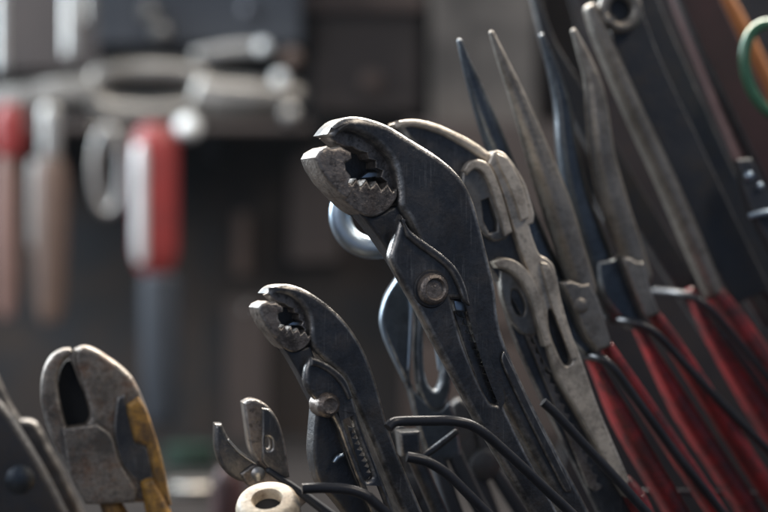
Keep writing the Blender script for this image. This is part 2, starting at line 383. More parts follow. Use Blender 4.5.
# ------------------------------------------------------------------ water pump pliers (used at two sizes)
def pump_pliers(plane, T, k, root, depth_scale, full=True, jaw_pts=None):
    d = depth_scale
    def X(pts): return [(*T(p[0], p[1]), *p[2:]) for p in pts]
    def e(a, b, off=0): return plane.ext(T(*a), T(*b), off)
    # lever with the arched jaw
    endR, endM = e((540, 412), (588, 505)), e((500, 385), (562, 506))
    jaw = X([(327,134,'c'), (334,125), (344,118), (356,116), (370,118), (390,125), (413,139), (440,156), (461,175), (474,198), (482,225), (490,257), (497,286), (503,330), (522,378), (548,430), (588,505,'c')]) \
        + [(*endR, 'c'), (*endM, 'c')] + X([(562,506,'c'), (520,430), (480,360), (450,305), (428,262), (410,222), (400,207), (399,192), (397,176), (391,160), (379,146), (364,136), (348,131), (336,136)])
    if jaw_pts: jaw = jaw_pts
    prism('jaw', plane, jaw, -0.0065*d, 0.0050*d, M_BLACK, root, bevel=0.0022*d, bevel_back=0.0008*d)
    # gripping surface inside the arched jaw, its light put in as a paler band, proud of it by a hair
    lining = X([(329,137,'c'), (346,129), (363,133.5), (379,143), (391,157), (397,174), (400,190), (401,206,'c'), (391,203,'c'), (388,196,'c'), (390,192,'c'), (385,187,'c'), (387,182,'c'), (381,177,'c'), (383,171,'c'), (376,168,'c'), (376,161,'c'), (369,159,'c'), (367,153,'c'), (359,151,'c'), (352,147,'c'), (345,147,'c'), (337,144,'c')])
    prism('lit_gripping_face', plane, lining, -0.0072*d, 0.0010*d, M_JAW, root, bevel=0.0006*d)
    # lower jaw: short chunky block with a broken crown and coarse teeth
    lower = X([(345,179,'c'), (352,184,'c'), (357,178,'c'), (361,186,'c'), (367,179,'c'), (371,187,'c'), (377,181,'c'), (382,189,'c'), (388,183,'c'), (393,191,'c'), (398,188,'c'), (397,198), (388,210), (373,217), (357,211), (343,199), (334,187,'c')])
    prism('jaw', plane, lower, -0.0070*d, 0.0044*d, M_JAW, root, bevel=0.0009*d, seg=4)
    block = X([(316,157,'c'), (319,151,'c'), (328,146,'c'), (334,148,'c'), (341,146,'c'), (352,152,'c'), (353,159,'c'), (346,163,'c'), (347,170,'c'), (352,176,'c'), (349,184,'c'), (353,192,'c'), (348,199,'c'), (341,195,'c'), (329,182,'c'), (320,168,'c')])
    prism('jaw_block', plane, block, -0.0060*d, 0.0070*d, M_JAW, root, bevel=0.0011*d, seg=3)
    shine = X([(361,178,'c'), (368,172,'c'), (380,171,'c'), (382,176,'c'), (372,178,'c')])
    prism('mouth_gleam', plane, shine, -0.0050*d, -0.0030*d, M_CHROME, root, bevel=0.0004*d, seg=2)  # chrome sliver standing in for the gleam of background light in the mouth
    web = X([(338,150), (350,142), (368,148), (384,160), (392,178), (390,194), (366,194), (350,186), (340,168)])
    prism('jaw_web', plane, web, -0.0090*d, -0.0065*d, M_DARKSTEEL, root, bevel=0.0004*d)
    neck = X([(352,204,'c'), (372,216), (398,205,'c'), (420,250), (446,302,'c'), (430,312,'c'), (410,284), (392,256), (372,228)])
    prism('neck', plane, neck, -0.0050*d, 0.0030*d, M_DARKSTEEL, root, bevel=0.0010*d, wear=0.2)
    if not full: return
    # joint plate and its handle
    eL = e((480,425), (532,512)); eR = e((520,438), (556,506))
    plate = X([(402,214,'c'), (397,234), (391,254), (393,265), (405,287), (416,306), (434,340), (460,388), (480,425), (532,512,'c')]) + [(*eL,'c'), (*eR,'c')] \
        + X([(556,506,'c'), (520,438), (497,388), (482,345), (472,308), (467,288), (458,269), (443,254), (425,241), (411,230)])
    hole = X([(452,299,'c'), (466,300,'c'), (474,330), (486,362), (499,394), (499,403), (491,402), (478,378), (463,340)])
    pl = prism('joint_plate', plane, plate, 0.0052*d, 0.0098*d, M_BLACK, root, bevel=0.0016*d, holes=[hole])
    rim = X([(402,215,'c'), (411,230), (425,241), (443,254), (458,269), (467,288), (471,306,'c'), (464,302,'c'), (459,288), (451,272), (438,260), (421,248), (407,236,'c')])
    prism('raised_rim', plane, rim, 0.0090*d, 0.0112*d, M_BLACK, pl, bevel=0.0009*d)
    tv = []
    for i in range(11):
        t = i/10; x, y = 459 + 35*t, 318 + 82*t
        tv += [(x, y - 2.4, 'c'), (x + 6.5, y - 0.4, 'c'), (x + 5.2, y + 2.6, 'c')]
    track = X([(454,312,'c')] + tv + [(494,406,'c'), (484,402,'c')])
    prism('toothed_track', plane, track, 0.0053*d, 0.0080*d, M_BLACK, root, bevel=0.0004*d, seg=2)
    # the pivot button with a turned rim
    cx, cy = T(431, 289); c = plane.at(cx, cy, 0.0098*d); r = 16.0*k*S*c.y
    lathe('pivot_button', c - plane.n*0.006*d, c + plane.n*0.0032*d, [(0,r), (0.84,r), (0.93,r*0.94), (0.97,r*0.84), (1.0,r*0.70), (0.97,r*0.62), (0.90,r*0.58), (0.91,r*0.3), (0.93,0.0002)], M_JAW, root)
    lathe('washer', c - plane.n*0.004*d, c + plane.n*0.0005*d, [(0,r*1.22), (0.9,r*1.22), (1,r*1.14), (1,r*0.9)], M_DARKSTEEL, root)
    tx = X([(454,300,'c'), (465,301,'c'), (466,312,'c'), (456,311,'c')])
    prism('slot_gleam', plane, tx, 0.0050*d, 0.0080*d, M_CHROME, root, bevel=0.0006*d)  # chrome block standing in for the gleam in the slot opening
    # two small rivets / engraved ring on the arched lever, long groove down the handle
    grv = X([(505,352), (528,400), (562,468), (572,490), (566,492), (550,462), (520,402), (502,362)])
    prism('groove_rib', plane, grv, 0.0045*d, 0.0060*d, M_BLACK, root, bevel=0.0006*d)

pl1 = Plane(440, 300, 0.510, 24, 0)
t1 = thing('pump_pliers', 'large black water pump pliers with arched jaw and round pivot button', 'pliers', pl1.at(600, 700))
pump_pliers(pl1, lambda x, y: (x, y), 1.0, t1, 1.0)

ca, sa = math.cos(R(6.1))*0.678, math.sin(R(6.1))*0.678
def T4(x, y):
    dx, dy = x - 327, y - 134
    f = max(0.0, dy - 170) * 0.10
    return (268 + dx*ca - dy*sa + 0*f, 293 + dx*sa + dy*ca)
pl4 = Plane(330, 400, 0.498, 24, 0)
t4 = thing('pump_pliers', 'smaller black water pump pliers with light worn arched edge, beside the larger pair', 'pliers', pl4.at(470, 700))
e4a, e4b = pl4.ext((398,452), (424,512)), pl4.ext((385,460), (404,512))
pump_pliers(pl4, T4, 0.678, t4, 0.72, full=False, jaw_pts=[
    (267,293.5,'c'), (272,288), (279,285), (291,284.5), (309,291), (330,305.5), (348.5,324), (364,348), (374.5,374), (381,396), (389,425), (401,458), (424,512,'c'), (*e4a,'c'), (*e4b,'c'), (404,512,'c'), (382,462), (362,415), (344,378), (326,362), (314,348), (310.5,336), (309,318), (301,304), (288,295), (276,293)])
e4c, e4d = pl4.ext((372,458), (396,512)), pl4.ext((352,465), (372,512))
prism('joint_plate', pl4, [(311,356,'c'), (320,360), (333,367), (346,379), (354,397), (362,425), (378,466), (396,512,'c'), (*e4c,'c'), (*e4d,'c'), (372,512,'c'), (354,468), (341,432), (330,412), (314,398), (306,385), (306,370)], 0.0036, 0.0072, M_BLACK, t4, bevel=0.0014, holes=[[(344,416,'c'), (352,417,'c'), (360,440), (370,466), (373,478), (366,480), (356,456), (348,434)]])
prism('raised_rim', pl4, [(311,357,'c'), (320,360), (333,367), (346,379), (354,398,'c'), (349,400,'c'), (342,386), (331,374), (318,367), (311,366,'c')], 0.0066, 0.0082, M_BLACK, t4, bevel=0.0007)
tk4 = [(347,424,'c')]
for i in range(9):
    x, y = 349 + 18*i/8, 428 + 46*i/8
    tk4 += [(x, y - 1.8, 'c'), (x + 4.6, y - 0.2, 'c'), (x + 3.8, y + 2.0, 'c')]
prism('toothed_track', pl4, tk4 + [(367,481,'c'), (362,478,'c')], 0.0036, 0.0060, M_BLACK, t4, bevel=0.0003, seg=2)
e4e = pl4.ext((330,468), (352,512))
prism('lever', pl4, [(317,408,'c'), (334,416), (342,440), (353,470), (366,500,'c'), (380,530,'c'), (360,530,'c'), (336,500), (320,482), (314,455), (315,430)], -0.0035, 0.0034, M_DARKSTEEL, t4, bevel=0.0012)
loft('handle_grip', pl4, [(362,520,0.0,8,0.003), (376,550,0.0,9,0.004), (*pl4.ext((362,520), (380,560)),0.0,9,0.004)], M_SHEATH, t4)
c = pl4.at(327, 405, 0.0072)
lathe('pivot_button', c - pl4.n*0.005, c + pl4.n*0.0026, [(0,0.0036), (0.78,0.0036), (0.92,0.0031), (1.0,0.0022), (0.96,0.0014), (0.98,0.0002)], M_JAW, t4)
loft('lever_glint', pl4, [(334,462,0.005,1.8,0.0008), (338,457,0.0052,2.2,0.0009), (343,455,0.005,1.8,0.0008)], M_CHROME, t4)  # chrome piece shaped as a highlight on the lever

# ------------------------------------------------------------------ tan pump pliers behind the large black ones
p2 = Plane(520, 280, 0.546, 12, 0)
t2 = thing('slip_joint_pliers', 'tan bare steel slip joint pliers with stepped head behind the large black pliers', 'pliers', p2.at(690, 620))
# dark web plate of the head
prism('jaw', p2, [(400,124,'c'), (420,122), (446,130), (474,145), (494,160), (512,190), (528,230), (540,262), (556,300), (572,345), (566,372), (548,372), (528,330), (505,290), (485,262), (470,235), (455,200), (430,160), (408,136)], -0.0055, 0.0020, M_BLACK, t2, bevel=0.0010)
prism('jaw_edge', p2, [(393,124,'c'), (400,120.5), (415,119), (432,122), (448,128), (474,141), (492,154,'c'), (488,163,'c'), (470,150), (446,136), (430,130), (415,126.5), (402,126.5)], -0.0060, 0.0042, M_TAN, t2, bevel=0.0014)
# the stepped block down the outer edge, the long lever with its slot
e2a, e2b = p2.ext((600,425), (634,490)), p2.ext((590,440), (627,498))
lever = [(493,152,'c'), (499,150), (507,155), (517,168), (526,184), (531,200), (535,214,'c'), (534,223,'c'), (529.5,225,'c'), (534,240), (540,254), (547,258), (554,265), (558,280), (562,300), (571,331), (581,356), (600,410), (634,489,'c'), (627,498,'c'), (600,452), (575,407), (558,378), (546,340), (539,318), (534,300), (528,272), (520,248), (512,224), (503,194), (494,172), (488,163,'c')]
prism('lever', p2, lever, -0.0050, 0.0060, M_TAN, t2, bevel=0.0008, holes=[[(549,310), (555,312), (563,330), (571,352), (572,363), (565,365), (557,350), (550,330)]])
prism('jaw_block', p2, [(497,153,'c'), (506,157), (515,170), (523,188), (528,208), (529,218,'c'), (522,221,'c'), (517,205), (509,184), (501,168)], 0.0055, 0.0078, M_TAN, t2, bevel=0.0005)
prism('jaw_block', p2, [(541,262,'c'), (548,264), (554,275), (560,304), (569,334), (578,358,'c'), (572,360,'c'), (564,338), (552,306), (546,284)], 0.0055, 0.0072, M_TAN, t2, bevel=0.0005)
# inner strap looping over the slot hole
prism('slot_plate', p2, [(462,196,'c'), (463,172), (470,163), (480,161), (490,168), (500,192), (512,232,'c'), (506,239,'c'), (494,241), (480,230), (468,212)], -0.0010, 0.0050, M_GREY, t2, bevel=0.0008, holes=[[(482,201,'c'), (489,198,'c'), (497,221,'c'), (497,231,'c'), (490,233,'c'), (484,221,'c')]])
prism('strap', p2, [(464,170,'c'), (470,161.5), (480,159.5), (489,164), (496,176), (505,202), (513,232,'c'), (506,236,'c'), (498,209), (490,184), (483,172), (475,169), (468,175,'c')], 0.0030, 0.0078, M_TAN, t2, bevel=0.0007)
prism('strap', p2, [(494,262,'c'), (506,257.5), (520,263), (532,276), (540,294), (545,315), (552,345,'c'), (546,347,'c'), (538,322), (531,299), (522,282), (510,271), (498,268,'c')], 0.0010, 0.0078, M_TAN, t2, bevel=0.0007)
prism('slot_plate', p2, [(500,270,'c'), (512,272), (523,284), (531,301), (537,322), (536,336,'c'), (522,334), (510,318), (502,296)], -0.0010, 0.0035, M_GREY, t2, bevel=0.0008, holes=[[(513,290), (520,293), (525,306), (523,316), (516,312), (512,300)]])
# second lever, dark, with a row of stamped adjusting teeth
e2c, e2d = p2.ext((600,455), (632,512)), p2.ext((560,440), (596,512))
prism('lever', p2, [(497,262,'c'), (512,275), (524,300), (540,340), (556,380), (600,452), (634,508,'c'), (*e2c,'c'), (*e2d,'c'), (598,512,'c'), (560,436), (535,385), (515,340), (503,300)], -0.0030, 0.0005, M_BLACK, t2, bevel=0.0008)
tt = []
for i in range(16):
    t = i/15; x, y = 527 + 70*t, 335 + 150*t
    tt += [(x, y - 2.2, 'c'), (x + 5.5, y + 0.2, 'c'), (x + 4.2, y + 3.4, 'c')]
prism('toothed_track', p2, [(523,328,'c')] + tt + [(596,492,'c'), (588,486,'c')], 0.0004, 0.0022, M_JAW, t2, bevel=0.0003, seg=2)
loft('handle_grip', p2, [(624,480,0.001,7,0.0052), (632,494,0.001,9.5,0.0066), (645,519,0.001,10,0.007), (*p2.ext((634,498), (660,550)),0.001,10,0.0065)], M_RED, t2)

# ------------------------------------------------------------------ long nosed pliers in the row to the right
p9 = Plane(550, 220, 0.563, 15, 0)
t9 = thing('needle_nose_pliers', 'straight needle nose pliers with open grey jaws and red dipped handles', 'pliers', p9.at(720, 560), None)
loft('jaw', p9, [(459.5,41,-0.001,2.6,0.0012), (466,62,-0.001,5.2,0.0020), (478,96,-0.001,8.5,0.0030), (492,135,-0.001,11,0.0040), (512,190,-0.002,13,0.0045), (540,260,-0.002,16,0.0045), (566,310,-0.002,16,0.0040)], M_BLUE, t9, exp=2.3, cap=1.0)
loft('jaw', p9, [(491.5,33,0.003,2.8,0.0012), (503,62,0.003,6.0,0.0022), (520,104,0.003,9.5,0.0034), (538,155,0.003,13.5,0.0046), (556,205,0.003,16,0.0052), (570,250,0.003,15.5,0.0052), (583,290,0.003,14.5,0.0048)], M_GREY, t9, exp=1.7, cap=1.0)
prism('joint_plate', p9, [(562,283,'c'), (571,280,'c'), (582,284,'c'), (590,283,'c'), (600,302), (613,346,'c'), (598,352,'c'), (586,335), (574,308)], -0.004, 0.0085, M_GREY, t9, bevel=0.0011)
prism('joint_plate', p9, [(540,262,'c'), (566,283,'c'), (580,318), (597,350,'c'), (586,356,'c'), (568,336), (548,298)], -0.006, 0.003, M_BLUE, t9, bevel=0.0010)
c = p9.at(581, 306, 0.0085); lathe('pivot_rivet', c - p9.n*0.003, c + p9.n*0.0006, [(0,0.0026), (0.85,0.0026), (1,0.0018), (1,0.0001)], M_GREY, t9)
loft('handle_grip', p9, [(606,345,0.001,4.8,0.0040), (616,362,0.001,6.0,0.0052), (640,398,0.001,6.8,0.0056), (676,452,0.001,7.2,0.006), (716,512,0.001,7.2,0.006), (*p9.ext((716,512), (735,542)),0.001,7.2,0.006)], M_RED, t9, exp=3.4)
loft('handle_grip', p9, [(580,335,-0.004,4.0,0.0025), (597,370,-0.004,4.8,0.004), (622,420,-0.004,8.8,0.006), (652,472,-0.004,9.6,0.006), (676,512,-0.004,9.6,0.006), (*p9.ext((676,512), (692,540)),-0.004,9.6,0.006)], M_RED, t9, exp=3.4)

p10 = Plane(600, 200, 0.588, 13, 0)
t10 = thing('bent_nose_pliers', 'long bent nose pliers with pale jaw edge and crooked tips', 'pliers', p10.at(800, 560))
loft('jaw', p10, [(541.5,36,-0.002,2.6,0.0015), (547,52,-0.002,4.2,0.0022), (555,78,-0.002,6.5,0.003), (562,108,-0.002,8.5,0.0038), (567,150,-0.002,11,0.0045), (577,200,-0.002,13.5,0.0048), (598,262,-0.003,17,0.0048), (620,312,-0.003,17,0.0042)], M_BLUE, t10, exp=2.3, cap=1.0)
loft('jaw', p10, [(573.5,31,0.003,2.8,0.0015), (582,52,0.003,6,0.0024), (592,80,0.003,9,0.0034), (597,112,0.003,12,0.0042), (602,155,0.003,13.5,0.0050), (613,200,0.003,15,0.0054), (630,250,0.003,14,0.0050), (640,276,0.003,12.5,0.0046)], M_GREY, t10, exp=1.7, cap=1.0)
prism('joint_plate', p10, [(622,257,'c'), (630,257,'c'), (637,261,'c'), (644,262,'c'), (652,290), (661,314,'c'), (646,319,'c'), (636,294)], -0.004, 0.0085, M_GREY, t10, bevel=0.0011)
prism('joint_plate', p10, [(598,262,'c'), (622,258,'c'), (634,290), (646,319,'c'), (636,330,'c'), (616,312), (602,288)], -0.007, 0.003, M_BLUE, t10, bevel=0.0010)
loft('handle_grip', p10, [(652,312,0.001,4.4,0.004), (664,330,0.001,6.0,0.0052), (700,385,0.001,7.2,0.0058), (745,455,0.001,7.6,0.006), (785,517,0.001,7.6,0.006), (*p10.ext((785,517), (800,540)),0.001,7.6,0.006)], M_RED, t10, exp=3.4)
loft('handle_grip', p10, [(628,306,-0.005,4.0,0.0025), (647,346,-0.005,4.8,0.004), (684,412,-0.005,9.6,0.006), (722,470,-0.005,9.6,0.006), (745,505,-0.005,9.6,0.006), (*p10.ext((722,470), (745,505)),-0.005,9.6,0.006)], M_RED, t10, exp=3.4)

p11 = Plane(650, 150, 0.613, 12, 0)
t11 = thing('long_reach_pliers', 'long reach pliers with narrow straight bar, round eye and bright red handle', 'pliers', p11.at(900, 560))
loft('jaw', p11, [(590,8,0.002,7,0.004), (597,28,0.002,9,0.0046), (612,64,0.002,10,0.0050), (637,120,0.002,10.5,0.0052), (665,180,0.002,11,0.0054), (692,242,0.002,11,0.0054), (713,292,0.002,10,0.0048)], M_GREY, t11, exp=1.8)
cc = p11.at(620, 10, 0.002)
rp = [cc + p11.u*math.cos(a)*0.0062 + p11.v*math.sin(a)*0.0062 for a in [2*math.pi*i/16 for i in range(16)]]
tube('eye', rp, 0.0022, M_GREY, t11, closed=True, seg=2)
tube('eye_link', [p11.at(604,14,0.002), p11.at(608,20,0.003), p11.at(614,22,0.004)], 0.002, M_GREY, t11)
prism('jaw', p11, [(600,-60,'c'), (622,-60,'c'), (640,0), (662,60), (700,140), (740,225), (772,290,'c'), (735,305,'c'), (700,240), (660,160), (628,90), (612,40)], -0.007, -0.001, M_DARKSTEEL, t11, bevel=0.0012)
loft('handle_grip', p11, [(708,286,0.001,5.6,0.0044), (720,300,0.001,8.4,0.006), (745,335,0.001,9.6,0.0064), (790,400,0.001,9.6,0.0064), (830,458,0.001,9.6,0.0064), (*p11.ext((790,400), (830,458)),0.001,9.6,0.0064)], M_RED, t11, exp=3.4)
loft('handle_grip', p11, [(690,290,-0.009,4.0,0.0025), (712,338,-0.008,5.6,0.004), (760,412,-0.008,10.4,0.006), (800,470,-0.008,10.4,0.006), (*p11.ext((760,412), (800,470)),-0.008,10.4,0.006)], M_RED, t11, exp=3.4)

p12 = Plane(690, 120, 0.642, 12, 0)
t12 = thing('tin_snips', 'big dark long bladed snips rising between the long reach pliers and wooden handle', 'snips', p12.at(930, 560))
e12 = p12.ext((768,262), (800,330))
prism('blade', p12, [(526,-30,'c'), (533,-30,'c'), (545,10), (557,42), (580,80), (620,150), (680,250), (740,340,'c'), (716,352,'c'), (650,250), (590,150), (552,70)], -0.004, 0.001, M_DARKSTEEL, t12, bevel=0.0010)
prism('blade', p12, [(632,-40,'c'), (648,-40,'c'), (664,10), (690,70), (726,150), (768,240), (800,312,'c'), (766,330,'c'), (730,270), (690,190), (655,100)], 0.002, 0.007, M_DARKSTEEL, t12, bevel=0.0016)
loft('handle_grip', p12, [(770,300,0.002,14,0.006), (800,345,0.002,15,0.0075), (850,420,0.002,15,0.0075), (*p12.ext((800,345), (850,420)),0.002,15,0.0075)], M_SHEATH, t12)
loft('handle_grip', p12, [(725,335,-0.002,12,0.006), (760,385,-0.002,14,0.007), (800,445,-0.002,14,0.007), (*p12.ext((760,385), (800,445)),-0.002,14,0.007)], M_SHEATH, t12)

p13 = Plane(730, 100, 0.668, 12, 0)
t13 = thing('pry_bar', 'dark maroon flat bar with a thin pale edge behind the snips', 'pry bar', p13.at(960, 560))
prism('bar', p13, [(664,-40,'c'), (706,-40,'c'), (722,0), (760,80), (820,210), (930,430,'c'), (*p13.ext((820,210), (930,430)),'c'), (*p13.ext((760,200), (870,425)),'c'), (760,200), (700,60), (676,0)], -0.004, 0.003, M_MAROON, t13, bevel=0.0012)
loft('edge_strip', p13, [(668,-30,0.003,2.2,0.0022), (680,4,0.003,2.4,0.0022), (700,50,0.003,2.4,0.0022), (738,128,0.003,2.4,0.0022), (780,215,0.003,2.4,0.0022), (850,360,0.003,2.4,0.0022)], M_BLACK, t13)

p14 = Plane(735, 40, 0.70, 12, 0)
t14 = thing('hammer_handle', 'orange brown wooden tool handle sloping down behind the green ring', 'handle', p14.at(960, 560))
loft('shaft', p14, [(690,-50,0,13,0.011), (712,-5,0,14,0.0115), (730,28,0,14.5,0.0115), (770,105,0,13,0.010), (850,260,0,12,0.009), (930,415,0,12,0.009), (*p14.ext((850,260), (930,415)),0,12,0.009)], M_ORANGE, t14, exp=2.2)
tube('collar', [p14.at(733,48,0.0) + p14.u*math.cos(a)*0.0 + (p14.u*0.86 + p14.v*0.5)*math.cos(a)*0.0078 + p14.n*math.sin(a)*0.0116 for a in [2*math.pi*i/14 for i in range(14)]], 0.0012, M_BLACK, t14, closed=True, seg=2)

p15 = Plane(775, 70, 0.625, 8, 0)
t15 = thing('ring_handled_shears', 'green enamelled finger ring of shears with bright rim', 'shears', p15.at(900, 560))
rc = p15.at(777, 71)
rp = [rc + p15.u*math.cos(a)*0.0121 + p15.v*math.sin(a)*0.0172 + p15.u*math.sin(a)*-0.003 for a in [2*math.pi*i/20 for i in range(20)]]
tube('finger_ring', rp, 0.0021, M_GREEN, t15, closed=True, seg=3, nseg=12)
loft('shank', p15, [(796,118,0,7,0.003), (815,150,0,8,0.0032), (850,215,0,10,0.0034), (900,330,0,9,0.0034), (*p15.ext((850,215), (900,330)),0,6,0.0028)], M_BLUE, t15)
c = p15.at(800, 100); 

# small bright screws on a dark strap at the right edge
p16 = Plane(755, 200, 0.610, 10, 0)
t16 = thing('spring_clamp', 'dark spring clamp with small shiny steel studs beside the red handle', 'clamp', p16.at(880, 560))
prism('arm', p16, [(738,160,'c'), (752,158,'c'), (768,190), (800,250), (880,400,'c'), (*p16.ext((800,250), (880,400)),'c'), (*p16.ext((778,260), (858,410)),'c'), (778,260), (750,205)], -0.004, 0.002, M_DARKBOX, t16, bevel=0.001)
for sx, sy, r in ((748,176,0.0019), (759,186,0.0014)):
    c = p16.at(sx, sy, 0.002); lathe('stud', c - p16.n*0.002, c + p16.n*0.0022, [(0,r), (0.7,r), (0.92,r*0.7), (1,r*0.15)], M_CHROME, t16, nseg=16)
loft('jaw_pin', p16, [(750,216,0.004,3.2,0.0016), (762,213,0.004,3.6,0.0018), (785,211,0.004,3.6,0.0018)], M_CHROME, t16)

# ------------------------------------------------------------------ bright hook and blued pliers standing behind the large pair
p17 = Plane(360, 230, 0.545, 0, 0)
t17 = thing('ring_spanner', 'chromed ring spanner whose curved end shows under the toothed jaw', 'spanner', p17.at(470, 640))
rp = []
for i in range(22):
    a = 2*math.pi*i/22; rp.append(p17.at(373 + 33*math.cos(a), 215 + 33*math.sin(a)))
tube('ring', rp, 0.0036, M_CHROME, t17, closed=True, seg=2, nseg=14)
loft('shank', p17, [(384,246,0.0,7,0.0026), (430,297,0.0,7,0.0024), (500,404,0.0,7,0.0024), (*p17.ext((430,297), (500,404)),0.0,8,0.0024)], M_CHROME, t17, exp=3)

p18 = Plane(415, 350, 0.560, 8, 0)
t18 = thing('blued_nippers', 'blue black nippers with bowed leaf shaped jaws and added rim highlights behind the pivot', 'nippers', p18.at(520, 650))
prism('jaw', p18, [(398,276,'c'), (404,274), (410,290), (413,330), (411,372), (412,392,'c'), (404,380), (391,352), (383,332), (381,318), (386,296)], -0.003, 0.003, M_BLUE, t18, bevel=0.0014)
prism('jaw', p18, [(408,278,'c'), (420,276), (440,300), (452,345), (452,385), (446,408), (436,413), (425,404), (418,388), (415,350), (416,318)], -0.004, 0.002, M_BLUE, t18, bevel=0.0014, holes=[[(425,318), (434,324), (441,350), (441,378), (436,390), (428,384), (424,362)]])
loft('rim_highlight', p18, [(411,300,0.003,1.6,0.001), (410,330,0.003,1.8,0.001), (408,370,0.003,1.6,0.001)], M_CHROME, t18)
loft('rim_highlight', p18, [(399,278,0.002,1.4,0.0012), (387,297,0.002,1.7,0.0013), (381.5,318,0.002,1.8,0.0014), (384,335,0.002,1.7,0.0013), (392,355,0.002,1.5,0.0012), (405,382,0.002,1.2,0.001)], M_CHROME, t18)  # chrome bars laid on the jaw edges as rim highlights
loft('spring_leaf', p18, [(437,345,-0.001,2.2,0.001), (439,358,-0.001,2.6,0.0012), (440,370,-0.001,2,0.001)], M_CHROME, t18)
prism('joint_plate', p18, [(408,384,'c'), (420,396), (438,410), (450,400,'c'), (458,430), (462,460,'c'), (430,462,'c'), (418,425)], -0.005, 0.0015, M_BLUE, t18, bevel=0.001)
loft('handle_grip', p18, [(436,452,-0.002,8,0.0035), (450,500,-0.002,8,0.0045), (475,560,-0.002,8,0.0045), (*p18.ext((450,500), (475,560)),-0.002,8,0.004)], M_SHEATH, t18)
loft('handle_grip', p18, [(452,450,-0.002,8,0.0035), (475,498,-0.002,8,0.0045), (505,550,-0.002,8,0.0045), (*p18.ext((475,498), (505,550)),-0.002,8,0.004)], M_SHEATH, t18)

# stubby bare steel tool under the wire
p19 = Plane(430, 445, 0.535, 10, 0)
t19 = thing('box_spanner', 'stubby grey tubular spanner with square end tucked under the wire hook', 'spanner', p19.at(540, 650))
prism('square_end', p19, [(399,432,'c'), (420,431,'c'), (422,454,'c'), (402,457,'c')], -0.005, 0.004, M_BLACK, t19, bevel=0.0012, wear=0.6)
loft('shank', p19, [(410,450,-0.001,8,0.003), (425,480,-0.001,8,0.003), (*p19.ext((410,450), (430,495)),-0.001,8,0.003)], M_BLACK, t19)
loft('cross_pin', p19, [(423,457,0.003,3.2,0.0012), (438,446,0.003,3.6,0.0013), (456,432,0.003,3.2,0.0012)], M_BLACK, t19)

# dark pliers packed in behind the wires
def packed(label, d, yaw, cx, head, mat, grip):
    pl = Plane(cx, 470, d, yaw, 0)
    t = thing('packed_pliers', label, 'pliers', pl.at(cx + 90, 660))
    x, y = head
    prism('jaw', pl, [(x,y,'c'), (x + 9,y - 6), (x + 18,y + 4), (x + 24,y + 30), (x + 32,y + 62,'c'), (x + 16,y + 66,'c'), (x + 4,y + 34)], -0.004, 0.002, mat, t, bevel=0.0012)
    prism('jaw', pl, [(x + 20,y - 4,'c'), (x + 28,y - 6), (x + 36,y + 8), (x + 42,y + 34), (x + 50,y + 60,'c'), (x + 34,y + 66,'c'), (x + 26,y + 30)], -0.003, 0.004, mat, t, bevel=0.0012)
    c = pl.at(x + 34, y + 60, 0.004); lathe('pivot_rivet', c - pl.n*0.009, c + pl.n*0.001, [(0,0.0056), (0.9,0.0056), (1,0.0044), (1,0.0002)], mat, t)
    for dx, o in ((0, -0.001), (18, 0.001)):
        a, b = (x + 20 + dx, y + 58), (x + 36 + dx*1.6, y + 100)
        loft('handle_grip', pl, [(*a,o,6,0.003), (*b,o,8,0.0042), (*pl.ext(a, b),o,8,0.0042)], grip, t)
packed('black pliers with closed jaws packed low behind the square ended spanner', 0.583, 10, 400, (376,430), M_DARKSTEEL, M_SHEATH)
packed('dark pliers packed low between the nippers and the large black pliers', 0.600, 10, 470, (452,405), M_DARKSTEEL, M_SHEATH)

# ------------------------------------------------------------------ small cutters and cream tube
p5 = Plane(250, 450, 0.528, 12, 0)
t5 = thing('small_cutters', 'small dark cutting pliers with open jaws behind the cream tube', 'cutters', p5.at(380, 650))
prism('jaw', p5, [(215,424,'c'), (222,424,'c'), (229,438), (240,451), (257,463,'c'), (262,474,'c'), (250,482), (236,480), (222,468), (215,448)], -0.004, 0.003, M_BLACK, t5, bevel=0.0014, wear=0.6)
prism('jaw', p5, [(243,403,'c'), (250,399.5), (260,401), (269,407), (278,420), (285,442), (290,478,'c'), (272,480,'c'), (258,463,'c'), (250,450), (246,425)], -0.0045, 0.0035, M_JAW, t5, bevel=0.0012, holes=[[(266,438), (271,439), (272,449), (267,450)]])
prism('jaw_cheek', p5, [(262,408,'c'), (270,410), (278,422), (285,444), (290,478,'c'), (276,478,'c'), (262,462,'c'), (262,430)], 0.0030, 0.0048, M_BLACK, t5, bevel=0.0008, holes=[[(266,438), (271,439), (272,449), (267,450)]])
loft('cutting_edge', p5, [(228,440,0.0030,1.4,0.0008), (240,453,0.003,1.7,0.0009), (256,464,0.003,1.5,0.0008)], M_STEEL, t5)
prism('joint_plate', p5, [(240,474,'c'), (254,465), (268,470), (284,476,'c'), (310,500,'c'), (296,512,'c'), (270,492), (248,486)], -0.003, 0.0045, M_JAW, t5, bevel=0.001)
c = p5.at(258, 474, 0.0045); lathe('pivot_rivet', c - p5.n*0.002, c + p5.n*0.0012, [(0,0.0022), (0.8,0.0022), (1,0.0014), (1,0.0001)], M_STEEL, t5, nseg=18)
loft('handle_grip', p5, [(268,470,0.004,3.2,0.0022), (300,492,0.004,4,0.0028), (335,518,0.004,5,0.0036), (*p5.ext((300,492), (335,518)),0.004,6,0.004)], M_SHEATH, t5)
loft('handle_grip', p5, [(262,480,-0.001,4,0.0025), (284,512,-0.001,6,0.004), (306,545,-0.001,7,0.004), (*p5.ext((284,512), (306,545)),-0.001,7,0.004)], M_SHEATH, t5)

